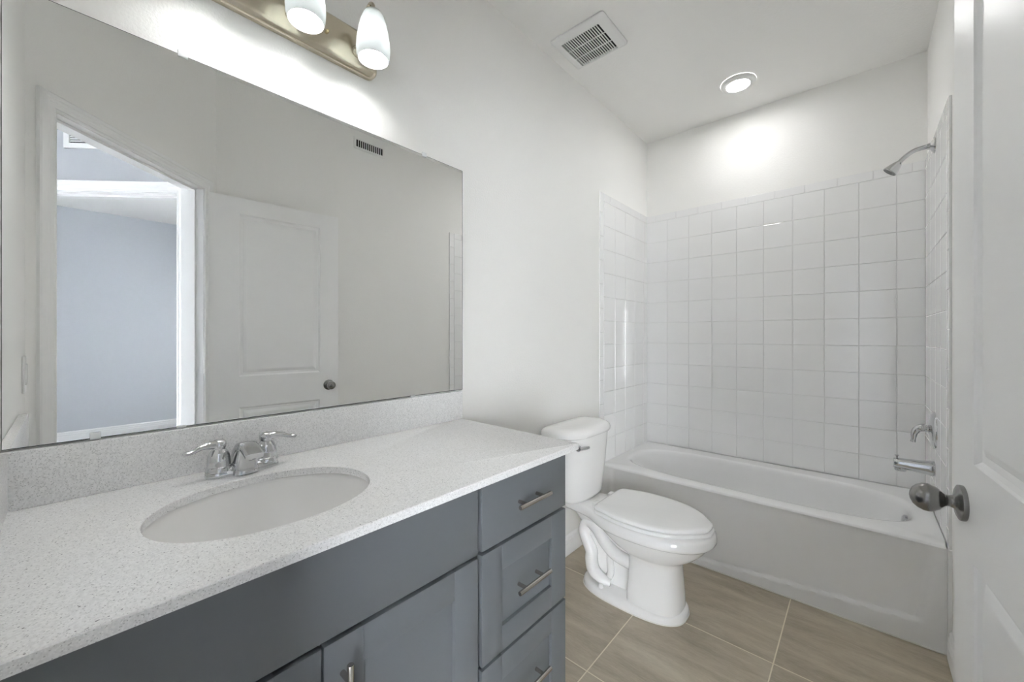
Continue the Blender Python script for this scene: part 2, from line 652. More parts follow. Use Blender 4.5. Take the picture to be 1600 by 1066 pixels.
def dpt(s, t, z):                        # s along the leaf, t towards the room
    q = P0 + dd * s + dn * t
    return (q.x, q.y, z)


def leaf(mb, side):
    t0 = 0.0 if side > 0 else -0.035
    sg = 1 if side > 0 else -1
    pan = [(0.148, 0.588, 1.010, 1.952), (0.148, 0.588, 0.215, 0.830)]
    xs = [0, 0.148, 0.588, DL]
    zs = [ZB, 0.215, 0.830, 1.010, 1.952, ZT]
    for i in range(3):
        for j in range(5):
            if i == 1 and j in (1, 3):
                continue
            mb.add([dpt(xs[i], t0, zs[j]), dpt(xs[i + 1], t0, zs[j]), dpt(xs[i + 1], t0, zs[j + 1]), dpt(xs[i], t0, zs[j + 1])], [(0, 1, 2, 3)])
    for (a, b, c, d) in pan:
        rings = []
        for ins, dep in ((0, 0), (0.003, -0.004), (0.009, -0.0085), (0.021, -0.010), (0.024, -0.0085), (0.037, -0.0035), (0.040, -0.003)):
            rings.append([dpt(a + ins, t0 + sg * dep, c + ins), dpt(b - ins, t0 + sg * dep, c + ins), dpt(b - ins, t0 + sg * dep, d - ins), dpt(a + ins, t0 + sg * dep, d - ins)])
        mb.loft(rings, cap0=False, cap1=True)


mb = MB()
leaf(mb, 1)
leaf(mb, -1)
for (a, b) in (((0, ZB), (0, ZT)), ((DL, ZB), (DL, ZT)), ((0, ZB), (DL, ZB)), ((0, ZT), (DL, ZT))):
    mb.add([dpt(a[0], 0, a[1]), dpt(b[0], 0, b[1]), dpt(b[0], -0.035, b[1]), dpt(a[0], -0.035, a[1])], [(0, 1, 2, 3)])
door = struct('door_1', mb, M_door, label='white two-panel door standing open against the right wall')


def knob(sgn, name):
    base = Vector(dpt(DL - 0.062, 0 if sgn > 0 else -0.035, 0.922))
    prof_r = [(0.0, 0.0), (0.033, 0.0), (0.0335, 0.003), (0.033, 0.007), (0.027, 0.010), (0.016, 0.012), (0.0125, 0.014), (0.0105, 0.019), (0.0115, 0.024), (0.013, 0.0265)]
    if sgn < 0:
        prof_k = [(0.0, 0.0), (0.0, 0.0265), (0.013, 0.0265), (0.022, 0.033), (0.026, 0.042), (0.024, 0.052), (0.014, 0.060), (0.0, 0.062)]
    else:
        prof_k = [(0.013, 0.0265), (0.016, 0.029), (0.0215, 0.034), (0.0255, 0.041), (0.027, 0.049), (0.0262, 0.056), (0.0225, 0.064), (0.016, 0.0705), (0.008, 0.074), (0.0, 0.0755)]
    k = obj(name, MB().lathe(prof_r + prof_k, base, dn * sgn, 40), M_nickel, door, smooth=True, angle=50)
    return k


k1 = knob(1, 'door_knob'); k1['label'] = 'satin nickel egg-shaped door knob'
knob(-1, 'door_knob')
for hz in (0.30, 1.085, 1.835):
    mb = MB()
    c = so(SR + 0.001, -0.008, 0)
    mb.tube([(c.x, c.y, hz - 0.045), (c.x, c.y, hz + 0.045)], 0.0065, 12)
    for zz in (-0.015, 0.015):
        mb.tube([(c.x, c.y, hz + zz - 0.0006), (c.x, c.y, hz + zz + 0.0006)], 0.0069, 12)
    dbox(mb, SR - 0.0015, SR + 0.0, 0.0, 0.032, hz - 0.045, hz + 0.045)
    mb.add([dpt(0, -0.003, hz - .045), dpt(0.0, -0.03, hz - .045), dpt(0.0, -0.03, hz + .045), dpt(0, -0.003, hz + .045)], [(0, 1, 2, 3)])
    obj('hinge', mb, M_trim, door, smooth=True)

# ------------------------------------------------------------------ wall tiles round the tub
TS, GAP = 0.155, 0.0028


def tile_grid(mb, u0, u1, v0, v1, place, thick=0.007):
    """one pillowed tile"""
    g = GAP / 2
    e = 0.0016
    a, b, c, d = u0 + g, u1 - g, v0 + g, v1 - g
    if b - a < 0.006 or d - c < 0.006:
        return
    r = []
    for ins, h in ((0, 0.0), (0, thick - e), (e * 0.35, thick - e * 0.35), (e * 1.1, thick)):
        r.append([place(a + ins, c + ins, h), place(b - ins, c + ins, h), place(b - ins, d - ins, h), place(a + ins, d - ins, h)])
    mb.loft(r, cap0=False, cap1=True)


ROWS = [0.425, 0.57] + [0.57 + TS * k for k in range(1, 10)] + [2.122]
TOP = 2.174
B_THK = 0.008


def tiles(name, wall, ucuts, vcuts, place, bull_top, edge_strip=None):
    mb = MB()
    for i in range(len(ucuts) - 1):
        for j in range(len(vcuts) - 1):
            tile_grid(mb, ucuts[i], ucuts[i + 1], vcuts[j], vcuts[j + 1], place)
    for i in range(len(bull_top) - 1):
        tile_grid(mb, bull_top[i], bull_top[i + 1], ROWS[-1], TOP, place)
    if edge_strip:
        (e0, e1), cuts = edge_strip
        for j in range(len(cuts) - 1):
            tile_grid(mb, e0, e1, cuts[j], cuts[j + 1], place)
    return obj(name, mb, M_tile, wall, label_none(), angle=25)


def label_none():
    return True


bc = [0.0, 0.0035]
bc = [0.001] + [0.005 + TS * k for k in range(1, 10)] + [1.5085]
bt = [0.001] + [round(0.069 + 0.1545 * k, 4) for k in range(0, 10)] + [1.5085]
tb = tiles('wall_tiles', wall_back, bc, ROWS, lambda u, v, h: (u, TY + 0.008 - h - 0.001, v), bt)
obj('tile_grout', MB().box((0, TY + 0.003, 0.41), (1.5095, TY + 0.0085, TOP - 0.002)), M_grout, wall_back)
sc_ = [2.306 + TS * k for k in range(0, 5)] + [TY - 0.0005]
low = [0.112] + [0.57 - TS * k for k in (2, 1)]
est = ((2.254, 2.304), [0.425] + [0.57 - 0.075 + TS * k for k in range(0, 11)] + [TOP])
stt = [2.306 - 0.07 + TS * k for k in range(1, 6)]
stt = [2.306] + [v for v in stt if v < TY - 0.02] + [TY - 0.0005]
tiles('wall_tiles', wall_left, sc_, ROWS, lambda u, v, h: (h - 0.001, u, v), stt, est)
obj('tile_grout', MB().box((-0.001, 2.256, 0.41), (0.002, TY, TOP - 0.002)), M_grout, wall_left)
tiles('wall_tiles', wall_right, sc_, ROWS, lambda u, v, h: (W - 0.0025 - h, u, v), stt, est)
obj('tile_grout', MB().box((W - 0.0065, 2.256, 0.0), (W + 0.001, TY, TOP - 0.002)), M_grout, wall_right)

# ------------------------------------------------------------------ bathtub
TUBX0, TUBX1, TUBY0, TUBY1, ZR = 0.007, 1.5055, 2.268, 2.988, 0.425
tub = thing('bathtub', (0.757, 2.63, 0), 'white alcove bathtub with panelled apron between the tiled walls', 'bathtub')
N = 128
cxt, cyt = 0.752, 2.622


def ray_rect(cx, cy, ang, x0, x1, y0, y1):
    c, s = math.cos(ang), math.sin(ang)
    t = 1e9
    if c > 1e-9: t = min(t, (x1 - cx) / c)
    if c < -1e-9: t = min(t, (x0 - cx) / c)
    if s > 1e-9: t = min(t, (y1 - cy) / s)
    if s < -1e-9: t = min(t, (y0 - cy) / s)
    return (cx + c * t, cy + s * t)


def ell(a0, a1, b, n, z, dx=0, dy=0, angs=None):
    """superellipse by polar angle; a0 = -x semi-axis, a1 = +x semi-axis"""
    out = []
    for t in angs:
        c, s = math.cos(t), math.sin(t)
        a = a1 if c > 0 else a0
        r = (abs(c / a) ** n + abs(s / b) ** n) ** (-1 / n)
        out.append((cxt + dx + c * r, cyt + dy + s * r, z))
    return out


angs = [2 * PI * k / N for k in range(N)]
for xx, yy in ((TUBX0, TUBY0), (TUBX1, TUBY0), (TUBX0, TUBY1), (TUBX1, TUBY1)):
    angs.append(math.atan2(yy - cyt, xx - cxt) % (2 * PI))
angs = sorted(angs)
rim = []
FL = TUBY0 + 0.012
for z_, ins in ((ZR - 0.012, 0.0), (ZR - 0.004, 0.003), (ZR, 0.011)):
    r = []
    for t in angs:
        x, y = ray_rect(cxt, cyt, t, TUBX0, TUBX1, TUBY0 + ins, TUBY1)
        r.append((x, y, z_))
    rim.append(r)
A0, A1, Bb = 0.676, 0.684, 0.262
steps = [(1.035, 1.07, 0.0, 0), (1.018, 1.035, 0.001, 0), (1.0, 1.0, 0.005, 0), (0.988, 0.982, 0.014, 0), (0.978, 0.965, 0.03, 0),
         (0.955, 0.93, 0.10, 0.004), (0.93, 0.89, 0.18, 0.01), (0.895, 0.84, 0.27, 0.02), (0.86, 0.79, 0.32, 0.03), (0.79, 0.70, 0.352, 0.04), (0.62, 0.5, 0.366, 0.05), (0.25, 0.2, 0.37, 0.05)]
for fa, fb, dz, dx in steps:
    fa0 = fa - (dz * 0.22)
    rim.append(ell(A0 * fa0, A1 * (fa + dz * 0.05), Bb * fb, 3.3 if dz < 0.3 else 2.8, ZR - dz, dx, 0, angs))
mb = MB().loft(rim, cap0=False, cap1=True)
# apron: a grid whose depth steps back to a shallow panel
NX, NZ = 170, 60
ys = []


def sstep(a, b, x):
    t = max(0, min(1, (x - a) / (b - a)))
    return t * t * (3 - 2 * t)


ztop = ZR - 0.012
vs = []
for j in range(NZ + 1):
    z = 0.001 + (ztop - 0.001) * j / NZ
    for i in range(NX + 1):
        x = TUBX0 + (TUBX1 - TUBX0) * i / NX
        zlo = 0.028 + 0.066 * max(0, (x - 0.55)) / 0.87
        wr = 1.418 + 0.035 * (z - 0.09) / 0.25
        depth = sstep(zlo, zlo + 0.012, z) * (1 - sstep(wr, wr + 0.022, x)) * sstep(0.06, 0.09, x)
        depth *= 1 - 0.45 * sstep(0.20, 0.42, z)
        lipb = sstep(0.375, ztop, z) * 0.0
        vs.append((x, TUBY0 + 0.014 * depth - lipb, z))
fs = []
for j in range(NZ):
    for i in range(NX):
        a = j * (NX + 1) + i
        fs.append((a, a + 1, a + NX + 2, a + NX + 1))
mb.add(vs, fs)
# back / sides / underside
for pa, pb in (((TUBX0, TUBY0), (TUBX0, TUBY1)), ((TUBX0, TUBY1), (TUBX1, TUBY1)), ((TUBX1, TUBY1), (TUBX1, TUBY0))):
    mb.add([(*pa, 0.001), (*pb, 0.001), (*pb, ztop), (*pa, ztop)], [(0, 1, 2, 3)])
obj('tub_body', mb, M_tub, tub, smooth=True, angle=48)
obj('caulk_bead', MB().tube([(TUBX0 + 0.02, TUBY0 - 0.001, 0.003), (TUBX1 + 0.004, TUBY0 - 0.001, 0.003)], 0.0035, 8), M_caulk, tub)
obj('overflow_plate', MB().lathe([(0.0, 0.012), (0.012, 0.012), (0.03, 0.010), (0.036, 0.005), (0.036, -0.004)], (1.408, 2.590, 0.372), (-1, -0.1, 0.1), 28), M_chrome, tub, smooth=True)
obj('drain', MB().lathe([(0.0, 0.004), (0.025, 0.004), (0.032, 0.001), (0.032, -0.003)], (1.20, 2.63, 0.058), (0, 0, 1), 24), M_chrome, tub, smooth=True)
# thin end strip of white trim and caulk between tub front and right wall
struct('trim_5', MB().box((TUBX1 + 0.0, 2.250, 0.0), (W + 0.002, 2.2665, 0.42), 0.003), M_trim)

# ------------------------------------------------------------------ shower fittings on the right tiled wall
TR = 1.5065
FY = 2.63
sh = thing('showerhead', (TR, FY, 2.115), 'chrome shower head on a bent arm high on the tiled right wall', 'shower head')
fl_ = MB().lathe([(0.0, 0.024), (0.0125, 0.024), (0.015, 0.015), (0.026, 0.008), (0.033, 0.003), (0.034, 0.0), (0.034, -0.001)], (TR, FY, 2.118), (-1, 0, 0), 30)
obj('flange', fl_, M_chrome, sh, smooth=True)
arm = smooth_path([(TR, FY, 2.118), (1.475, FY, 2.119), (1.440, FY, 2.113), (1.413, FY, 2.096), (1.393, FY, 2.076)], 6)
obj('arm', MB().tube(arm, 0.0098, 16), M_chrome, sh, smooth=True)
ax = Vector((-0.66, 0, -0.75)).normalized()
hp = Vector((1.396, FY, 2.079))
obj('spray_head', MB().lathe([(0.0, -0.004), (0.009, -0.004), (0.010, 0.0), (0.010, 0.008), (0.0125, 0.009), (0.015, 0.013), (0.019, 0.022), (0.0265, 0.045), (0.0295, 0.053), (0.0300, 0.058), (0.0275, 0.060)], hp, ax, 30), M_chrome, sh, smooth=True)
mb = MB().lathe([(0.0, 0.0595), (0.0275, 0.0595), (0.0277, 0.0565)], hp, ax, 28)
for k in range(14):
    a = k * 2 * PI / 14
    o1 = ax.orthogonal().normalized(); o2 = ax.cross(o1)
    for rr in (0.021, 0.012):
        c = hp + ax * 0.0595 + (o1 * math.cos(a) + o2 * math.sin(a)) * rr
        mb.tube([c, c + ax * 0.0018], 0.0013, 6)
obj('spray_face', mb, M_chromedark, sh, smooth=True)

va = thing('shower_valve', (TR, FY, 0.81), 'round chrome shower valve plate with a curved lever handle', 'shower valve')
obj('escutcheon', MB().lathe([(0.0, 0.021), (0.022, 0.021), (0.030, 0.018), (0.05, 0.0165), (0.070, 0.0125), (0.080, 0.0075), (0.084, 0.002), (0.084, -0.001)], (TR, FY, 0.812), (-1, 0, 0), 48), M_chrome, va, smooth=True, angle=50)
obj('stem', MB().lathe([(0.0, 0.03), (0.015, 0.03), (0.016, 0.02), (0.018, 0.014), (0.018, 0.008)], (TR, FY, 0.815), (-1, 0, 0), 24), M_chrome, va, smooth=True)
hpth = smooth_path([(TR - 0.024, FY, 0.817), (TR - 0.042, FY, 0.818), (TR - 0.058, FY, 0.806), (TR - 0.066, FY, 0.785), (TR - 0.068, FY, 0.762), (TR - 0.070, FY, 0.748)], 6)
obj('handle', MB().tube(hpth, interp([0.0165, 0.0175, 0.015, 0.0115, 0.0085, 0.010], 6), 18), M_chrome, va, smooth=True)

sp = thing('tub_spout', (TR, FY, 0.637), 'chrome tub spout with a diverter knob below the shower valve', 'tub spout')
rings = []
for dx_, zc, hh, ww in ((0.0, 0.636, 0.034, 0.033), (0.012, 0.636, 0.034, 0.033), (0.04, 0.6365, 0.0285, 0.029), (0.08, 0.637, 0.026, 0.0265), (0.115, 0.638, 0.0235, 0.025), (0.133, 0.638, 0.022, 0.024), (0.136, 0.638, 0.020, 0.022)):
    r = []
    for k in range(28):
        t = 2 * PI * k / 28
        c, s = math.cos(t), math.sin(t)
        r.append((TR - dx_, FY + ww * math.copysign(abs(c) ** 0.75, c), zc + hh * math.copysign(abs(s) ** 0.75, s)))
    rings.append(r)
obj('spout_body', MB().loft(rings), M_chrome, sp, smooth=True)
obj('outlet', MB().lathe([(0.0, -0.014), (0.019, -0.014), (0.021, -0.010), (0.021, 0.008)], (TR - 0.112, FY, 0.618), (0, 0, 1), 24), M_chrome, sp, smooth=True)
obj('diverter_knob', MB().lathe([(0.0, 0.018), (0.007, 0.018), (0.008, 0.015), (0.004, 0.011), (0.0032, 0.0), (0.0032, -0.004)], (TR - 0.124, FY, 0.658), (0, 0, 1), 16), M_chrome, sp, smooth=True)

# ------------------------------------------------------------------ toilet
TC = 1.80
to = thing('toilet', (0.43, TC, 0), 'white two-piece toilet with closed lid between vanity and bathtub', 'toilet')


def egg(x0, x1, hw, z, n=2.3, nb=None, xm=None, N=56):
    """outline pointing to +x: back x0, front x1, half width hw, widest at xm"""
    xm = xm if xm is not None else x0 + (x1 - x0) * 0.48
    out = []
    for k in range(N):
        t = 2 * PI * k / N
        c, s = math.cos(t), math.sin(t)
        a = (x1 - xm) if c > 0 else (xm - x0)
        nn = n if c > 0 else (nb or n)
        out.append((xm + a * math.copysign(abs(c) ** (2 / nn), c), TC + hw * math.copysign(abs(s) ** (2 / nn), s), z))
    return out


# bowl and column in one loft
rings = [egg(0.440, 0.668, 0.113, 0.035, 2.7, 6, 0.54), egg(0.442, 0.666, 0.110, 0.09, 2.7, 6, 0.54),
         egg(0.446, 0.660, 0.104, 0.17, 2.6, 6, 0.54), egg(0.446, 0.658, 0.103, 0.222, 2.5, 5, 0.54),
         egg(0.440, 0.665, 0.106, 0.242, 2.4, 4, 0.54), egg(0.405, 0.690, 0.128, 0.262, 2.3, 3, 0.53),
         egg(0.355, 0.728, 0.155, 0.288, 2.2, 2.6, 0.53), egg(0.305, 0.758, 0.175, 0.318, 2.2, 2.4, 0.53),
         egg(0.270, 0.775, 0.185, 0.346, 2.15, 2.3, 0.53), egg(0.262, 0.780, 0.187, 0.354, 2.15, 2.3, 0.53)]
mb = MB().loft(rings)
# rear web behind the column widening to the tank deck
rings = []
for z, x0, x1, hw in ((0.035, 0.225, 0.47, 0.045), (0.12, 0.205, 0.47, 0.042), (0.22, 0.19, 0.46, 0.045), (0.29, 0.175, 0.45, 0.062), (0.33, 0.150, 0.43, 0.082), (0.365, 0.125, 0.42, 0.10)):
    rings.append(supe((x0 + x1) / 2, TC, (x1 - x0) / 2, hw, 4.5, z, 48))
mb.loft(rings)
# foot flange
rings = [supe(0.435, TC, 0.248, 0.134, 2.7, 0.0, 56), supe(0.435, TC, 0.248, 0.134, 2.7, 0.018, 56), supe(0.435, TC, 0.245, 0.131, 2.7, 0.027, 56), supe(0.435, TC, 0.236, 0.122, 2.7, 0.034, 56), supe(0.435, TC, 0.222, 0.110, 2.7, 0.037, 56)]
mb.loft(rings)
body = obj('bowl', mb, M_porc, to, smooth=True, angle=55)
# rim slab with deck towards the tank
half = [(0.095, 0.0), (0.095, 0.075), (0.105, 0.092), (0.16, 0.100), (0.215, 0.108), (0.262, 0.124), (0.305, 0.150), (0.35, 0.173), (0.40, 0.188), (0.46, 0.1965), (0.53, 0.199), (0.60, 0.192), (0.66, 0.176), (0.715, 0.150), (0.757, 0.115), (0.785, 0.070), (0.797, 0.030), (0.799, 0.0)]
sm = smooth_path([(a, b, 0) for a, b in half[1:]], 3)
outl = [(v.x, v.y) for v in sm]


def slab_ring(inset, z):
    pts = []
    c = (0.45, 0.0)
    full = outl + [(x, -y) for x, y in reversed(outl[:-1])]
    for i, (x, y) in enumerate(full):
        a = full[i - 1]; b = full[(i + 1) % len(full)]
        tx, ty = b[0] - a[0], b[1] - a[1]
        l = math.hypot(tx, ty) or 1
        nx_, ny_ = ty / l, -tx / l          # inward for this winding
        pts.append((x + nx_ * inset, TC + y + ny_ * inset, z))
    return pts


rings = [slab_ring(0.020, 0.350), slab_ring(0.008, 0.354), slab_ring(0.001, 0.362), slab_ring(0.0, 0.372), slab_ring(0.003, 0.390), slab_ring(0.008, 0.398), slab_ring(0.016, 0.402)]
obj('rim', MB().loft(rings), M_porc, to, smooth=True, angle=60)
# trapway tubes on both sides
for sg in (-1, 1):
    def Y(d):
        return TC + sg * d
    path = smooth_path([(0.50, Y(0.058), 0.180), (0.43, Y(0.064), 0.190), (0.37, Y(0.066), 0.205), (0.315, Y(0.066), 0.245), (0.27, Y(0.062), 0.292), (0.225, Y(0.058), 0.305), (0.200, Y(0.058), 0.270), (0.212, Y(0.062), 0.225), (0.245, Y(0.066), 0.175), (0.247, Y(0.068), 0.130), (0.262, Y(0.072), 0.085), (0.31, Y(0.074), 0.062), (0.352, Y(0.066), 0.052)], 6)
    rad = interp([0.030, 0.030, 0.030, 0.029, 0.028, 0.026, 0.027, 0.029, 0.031, 0.032, 0.032, 0.027, 0.017], 6)
    obj('trapway', MB().tube(path, rad, 20), M_porc, to, smooth=True, angle=80)
    p2 = smooth_path([(0.34, Y(0.045), 0.21), (0.34, Y(0.050), 0.16), (0.345, Y(0.052), 0.10), (0.33, Y(0.050), 0.06)], 5)
    obj('trapway_rib', MB().tube(p2, 0.017, 14), M_porc, to, smooth=True, angle=80)
    obj('bolt_cap', MB().lathe([(0.0, 0.020), (0.006, 0.0195), (0.011, 0.016), (0.013, 0.010), (0.0135, 0.0)], (0.318, Y(0.100), 0.033), (0, 0, 1), 20), M_porc, to, smooth=True)
obj('caulk_line', MB().loft([supe(0.435, TC, 0.2505, 0.1365, 2.7, 0.0005, 64), supe(0.435, TC, 0.2505, 0.1365, 2.7, 0.003, 64), supe(0.435, TC, 0.246, 0.132, 2.7, 0.005, 64)], cap0=False, cap1=False), M_caulk, to)


def seat_ring(x0, x1, hw, z, ins=0.0, N=72):
    """elongated seat: squared hinge end, tapered nose"""
    pts = []
    hb = 0.142 - ins
    half_ = [(x0 + ins, 0.0), (x0 + ins, hb * 0.55), (x0 + ins + 0.002, hb * 0.92), (x0 + 0.018, hb + 0.010), (x0 + 0.06, 0.165 - ins), (x0 + 0.125, 0.184 - ins), (x0 + 0.20, hw - ins), (x0 + 0.275, hw - 0.005 - ins), (x0 + 0.345, hw - 0.026 - ins), (x0 + 0.405, hw - 0.062 - ins), (x0 + 0.447, hw - 0.107 - ins), (x1 - 0.006 - ins, 0.040), (x1 - ins, 0.0)]
    s_ = smooth_path([(a, b, 0) for a, b in half_], 4)
    o_ = [(v.x, v.y) for v in s_]
    full = o_ + [(x, -y) for x, y in reversed(o_[1:-1])]
    return [(x, TC + y, z) for x, y in full]


XS0, XS1 = 0.298, 0.790
obj('seat', MB().loft([seat_ring(XS0, XS1, 0.191, 0.4025, 0.012), seat_ring(XS0, XS1, 0.191, 0.4065, 0.010), seat_ring(XS0, XS1, 0.191, 0.408), seat_ring(XS0, XS1, 0.191, 0.416), seat_ring(XS0, XS1, 0.191, 0.4195, 0.003), seat_ring(XS0, XS1, 0.191, 0.420, 0.014), seat_ring(XS0, XS1, 0.191, 0.4235, 0.014)]), M_seat, to, smooth=True, angle=60)
obj('seat_lid', MB().loft([seat_ring(XS0, XS1 - 0.006, 0.188, 0.4238, 0.012), seat_ring(XS0, XS1 - 0.006, 0.188, 0.4242, 0.003), seat_ring(XS0, XS1 - 0.006, 0.188, 0.4265, 0.0), seat_ring(XS0, XS1 - 0.006, 0.188, 0.432, 0.0), seat_ring(XS0, XS1 - 0.006, 0.188, 0.437, 0.003), seat_ring(XS0, XS1 - 0.006, 0.188, 0.4395, 0.012), seat_ring(XS0, XS1 - 0.006, 0.188, 0.441, 0.03)]), M_seat, to, smooth=True, angle=60)
for sg in (-1, 1):
    obj('hinge', MB().box((0.268, TC + sg * 0.075 - 0.022, 0.400), (0.305, TC + sg * 0.075 + 0.022, 0.428), 0.005, 3), M_seat, to, smooth=True)


def tank_ring(x0, x1, hw, z, ins=0.0, n=4.2):
    # straight back, softly bowed front
    xm = x0 + (x1 - x0) * 0.42
    out = []
    for k in range(88):
        t = 2 * PI * k / 88
        c, s = math.cos(t), math.sin(t)
        nn = 3.0 if c > 0 else 6.0
        a = (x1 - xm if c > 0 else xm - x0) - ins
        out.append((xm + a * math.copysign(abs(c) ** (2 / nn), c), TC + (hw - ins) * math.copysign(abs(s) ** (2 / nn), s), z))
    return out


rings = [tank_ring(0.035, 0.212, 0.150, 0.402, 0.012), tank_ring(0.033, 0.217, 0.158, 0.408, 0.003), tank_ring(0.031, 0.221, 0.163, 0.425), tank_ring(0.027, 0.235, 0.182, 0.58), tank_ring(0.024, 0.243, 0.200, 0.738)]
obj('tank', MB().loft(rings), M_porc, to, smooth=True, angle=50)
rings = [tank_ring(0.018, 0.250, 0.209, 0.736, 0.006), tank_ring(0.015, 0.254, 0.214, 0.741), tank_ring(0.014, 0.255, 0.215, 0.755), tank_ring(0.014, 0.255, 0.215, 0.766, 0.003), tank_ring(0.014, 0.255, 0.215, 0.775, 0.011), tank_ring(0.014, 0.255, 0.215, 0.781, 0.024), tank_ring(0.014, 0.255, 0.215, 0.7845, 0.045), tank_ring(0.014, 0.255, 0.215, 0.786, 0.08)]
obj('tank_lid', MB().loft(rings), M_porc, to, smooth=True, angle=60)
mb = MB().lathe([(0.0, 0.016), (0.012, 0.016), (0.015, 0.012), (0.015, 0.0)], (0.226, TC - 0.165, 0.700), (1, -0.25, 0), 20)
mb.tube([(0.243, TC - 0.172, 0.700), (0.252, TC - 0.14, 0.699), (0.253, TC - 0.105, 0.696)], [0.008, 0.009, 0.007], 12)
lv = obj('flush_lever', mb, M_chrome, to, smooth=True)
lv['label'] = 'chrome flush lever'

# ------------------------------------------------------------------ vanity cabinets
XF = 0.56            # face of doors and drawers
XB = 0.541           # face of the carcass
CB, CT = 0.095, 0.884


def carcass(mb, y0, y1):
    t = 0.016
    mb.box((0.003, y0, CB), (XB, y1, CB + t))                 # bottom
    mb.box((0.003, y0, CB + t), (XB, y0 + t, CT))             # ends
    mb.box((0.003, y1 - t, CB + t), (XB, y1, CT))
    mb.box((0.003, y0 + t, CB + t), (0.003 + t, y1 - t, CT))  # back
    mb.box((XB - t, y0 + t, CB + t), (XB, y1 - t, CT))        # front frame
    mb.box((0.003, y0, 0.0), (XB - 0.075, y1, CB + 0.002))


def slab_front(mb, y0, y1, z0, z1):
    mb.box((XB + 0.0005, y0, z0), (XF, y1, z1), 0.0016, 2)


def shaker(mb, y0, y1, z0, z1, st=0.073, rt=0.066):
    mb.box((XB + 0.0005, y0, z0), (XF, y0 + st, z1), 0.0011, 2)
    mb.box((XB + 0.0005, y1 - st, z0), (XF, y1, z1), 0.0011, 2)
    mb.box((XB + 0.0005, y0 + st, z0), (XF, y1 - st, z0 + rt), 0.0011, 2)
    mb.box((XB + 0.0005, y0 + st, z1 - rt), (XF, y1 - st, z1), 0.0011, 2)
    mb.box((XB + 0.0005, y0 + st - 0.002, z0 + rt - 0.002), (XF - 0.0095, y1 - st + 0.002, z1 - rt + 0.002))


def pull(parent, c, horiz=True, L=0.137):
    y, z = c
    mb = MB()
    xo = XF + 0.030
    d = Vector((0, 1, 0)) if horiz else Vector((0, 0, 1))
    c = Vector((xo, y, z))
    mb.tube([c - d * L / 2, c - d * (L / 2 - 0.001), c + d * (L / 2 - 0.001), c + d * L / 2], [0.0055, 0.006, 0.006, 0.0055], 18)
    for sg in (-1, 1):
        q = c + d * sg * 0.038
        mb.tube([(XF - 0.0005, q.y, q.z), (xo, q.y, q.z)], 0.005, 14)
    o = obj('pull', mb, M_pull, parent, smooth=True, angle=50)
    return o


YS = 0.664
sink_cab = thing('sink_cabinet', (0.28, 0.28, 0), 'slate grey vanity cabinet with two shaker doors under the sink', 'cabinet')
mb = MB(); carcass(mb, Y0 + 0.003, YS)
obj('carcass', mb, M_cab, sink_cab)
mb = MB(); slab_front(mb, Y0 + 0.010, YS - 0.005, 0.712, 0.872)
obj('false_front', mb, M_cab, sink_cab, smooth=True)
mb = MB(); shaker(mb, 0.2925, YS - 0.005, 0.108, 0.703)
d1 = obj('cabinet_door', mb, M_cab, sink_cab, smooth=True)
pull(d1, (0.325, 0.602), False)
mb = MB(); shaker(mb, Y0 + 0.010, 0.2885, 0.108, 0.703)
d2 = obj('cabinet_door', mb, M_cab, sink_cab, smooth=True)
pull(d2, (0.256, 0.602), False)
mb = MB()
mb.box((XB, YS - 0.004, CB), (XB + 0.0012, YS + 0.0, CT))
mb.box((XB, 0.286, CB + 0.01), (XB + 0.0012, 0.295, 0.71))
mb.box((XB, Y0 + 0.01, 0.700), (XB + 0.0012, YS - 0.004, 0.715))

YE = 1.0335 + 0.005
dr_cab = thing('drawer_cabinet', (0.28, 0.85, 0), 'slate grey three-drawer vanity cabinet beside the toilet', 'cabinet')
mb = MB(); carcass(mb, YS + 0.0005, YE)
obj('carcass', mb, M_cab, dr_cab)
mb = MB(); slab_front(mb, 0.672, YE - 0.003, 0.712, 0.872)
d = obj('drawer', mb, M_cab, dr_cab, smooth=True)
pull(d, (0.850, 0.794))
mb = MB(); shaker(mb, 0.672, YE - 0.003, 0.4265, 0.703)
d = obj('drawer', mb, M_cab, dr_cab, smooth=True)
pull(d, (0.848, 0.571))
mb = MB(); shaker(mb, 0.672, YE - 0.003, 0.108, 0.418)
d = obj('drawer', mb, M_cab, dr_cab, smooth=True)
pull(d, (0.848, 0.292))

# ------------------------------------------------------------------ countertop with oval cut-out
ZC, TH, DEP, YC = 0.902, 0.0175, 0.585, 1.082
SX, SYc, SA, SB = 0.314, 0.286, 0.163, 0.203


def rounded_rect(x0, x1, y0, y1, r):
    pts = [(x0, y0)]
    pts.append((x1, y0))
    for k in range(7):
        a = k * PI / 12
        pts.append((x1 - r + r * math.cos(a), y1 - r + r * math.sin(a)))
    pts.append((x0, y1))
    return pts


poly = rounded_rect(0.002, DEP, Y0 + 0.002, YC, 0.012)


def ray_poly(c, ang, poly):
    dx, dy = math.cos(ang), math.sin(ang)
    best = None
    for i in range(len(poly)):
        ax_, ay_ = poly[i]; bx_, by_ = poly[(i + 1) % len(poly)]
        ex, ey = bx_ - ax_, by_ - ay_
        den = dx * ey - dy * ex
        if abs(den) < 1e-12:
            continue
        t = ((ax_ - c[0]) * ey - (ay_ - c[1]) * ex) / den
        u = ((ax_ - c[0]) * dy - (ay_ - c[1]) * dx) / den
        if t > 0 and -1e-6 <= u <= 1 + 1e-6 and (best is None or t < best):
            best = t
    return (c[0] + dx * best, c[1] + dy * best)


ang2 = sorted([2 * PI * k / 120 for k in range(120)] + [math.atan2(y - SYc, x - SX) % (2 * PI) for x, y in poly])
outer = [ray_poly((SX, SYc), a, poly) for a in ang2]


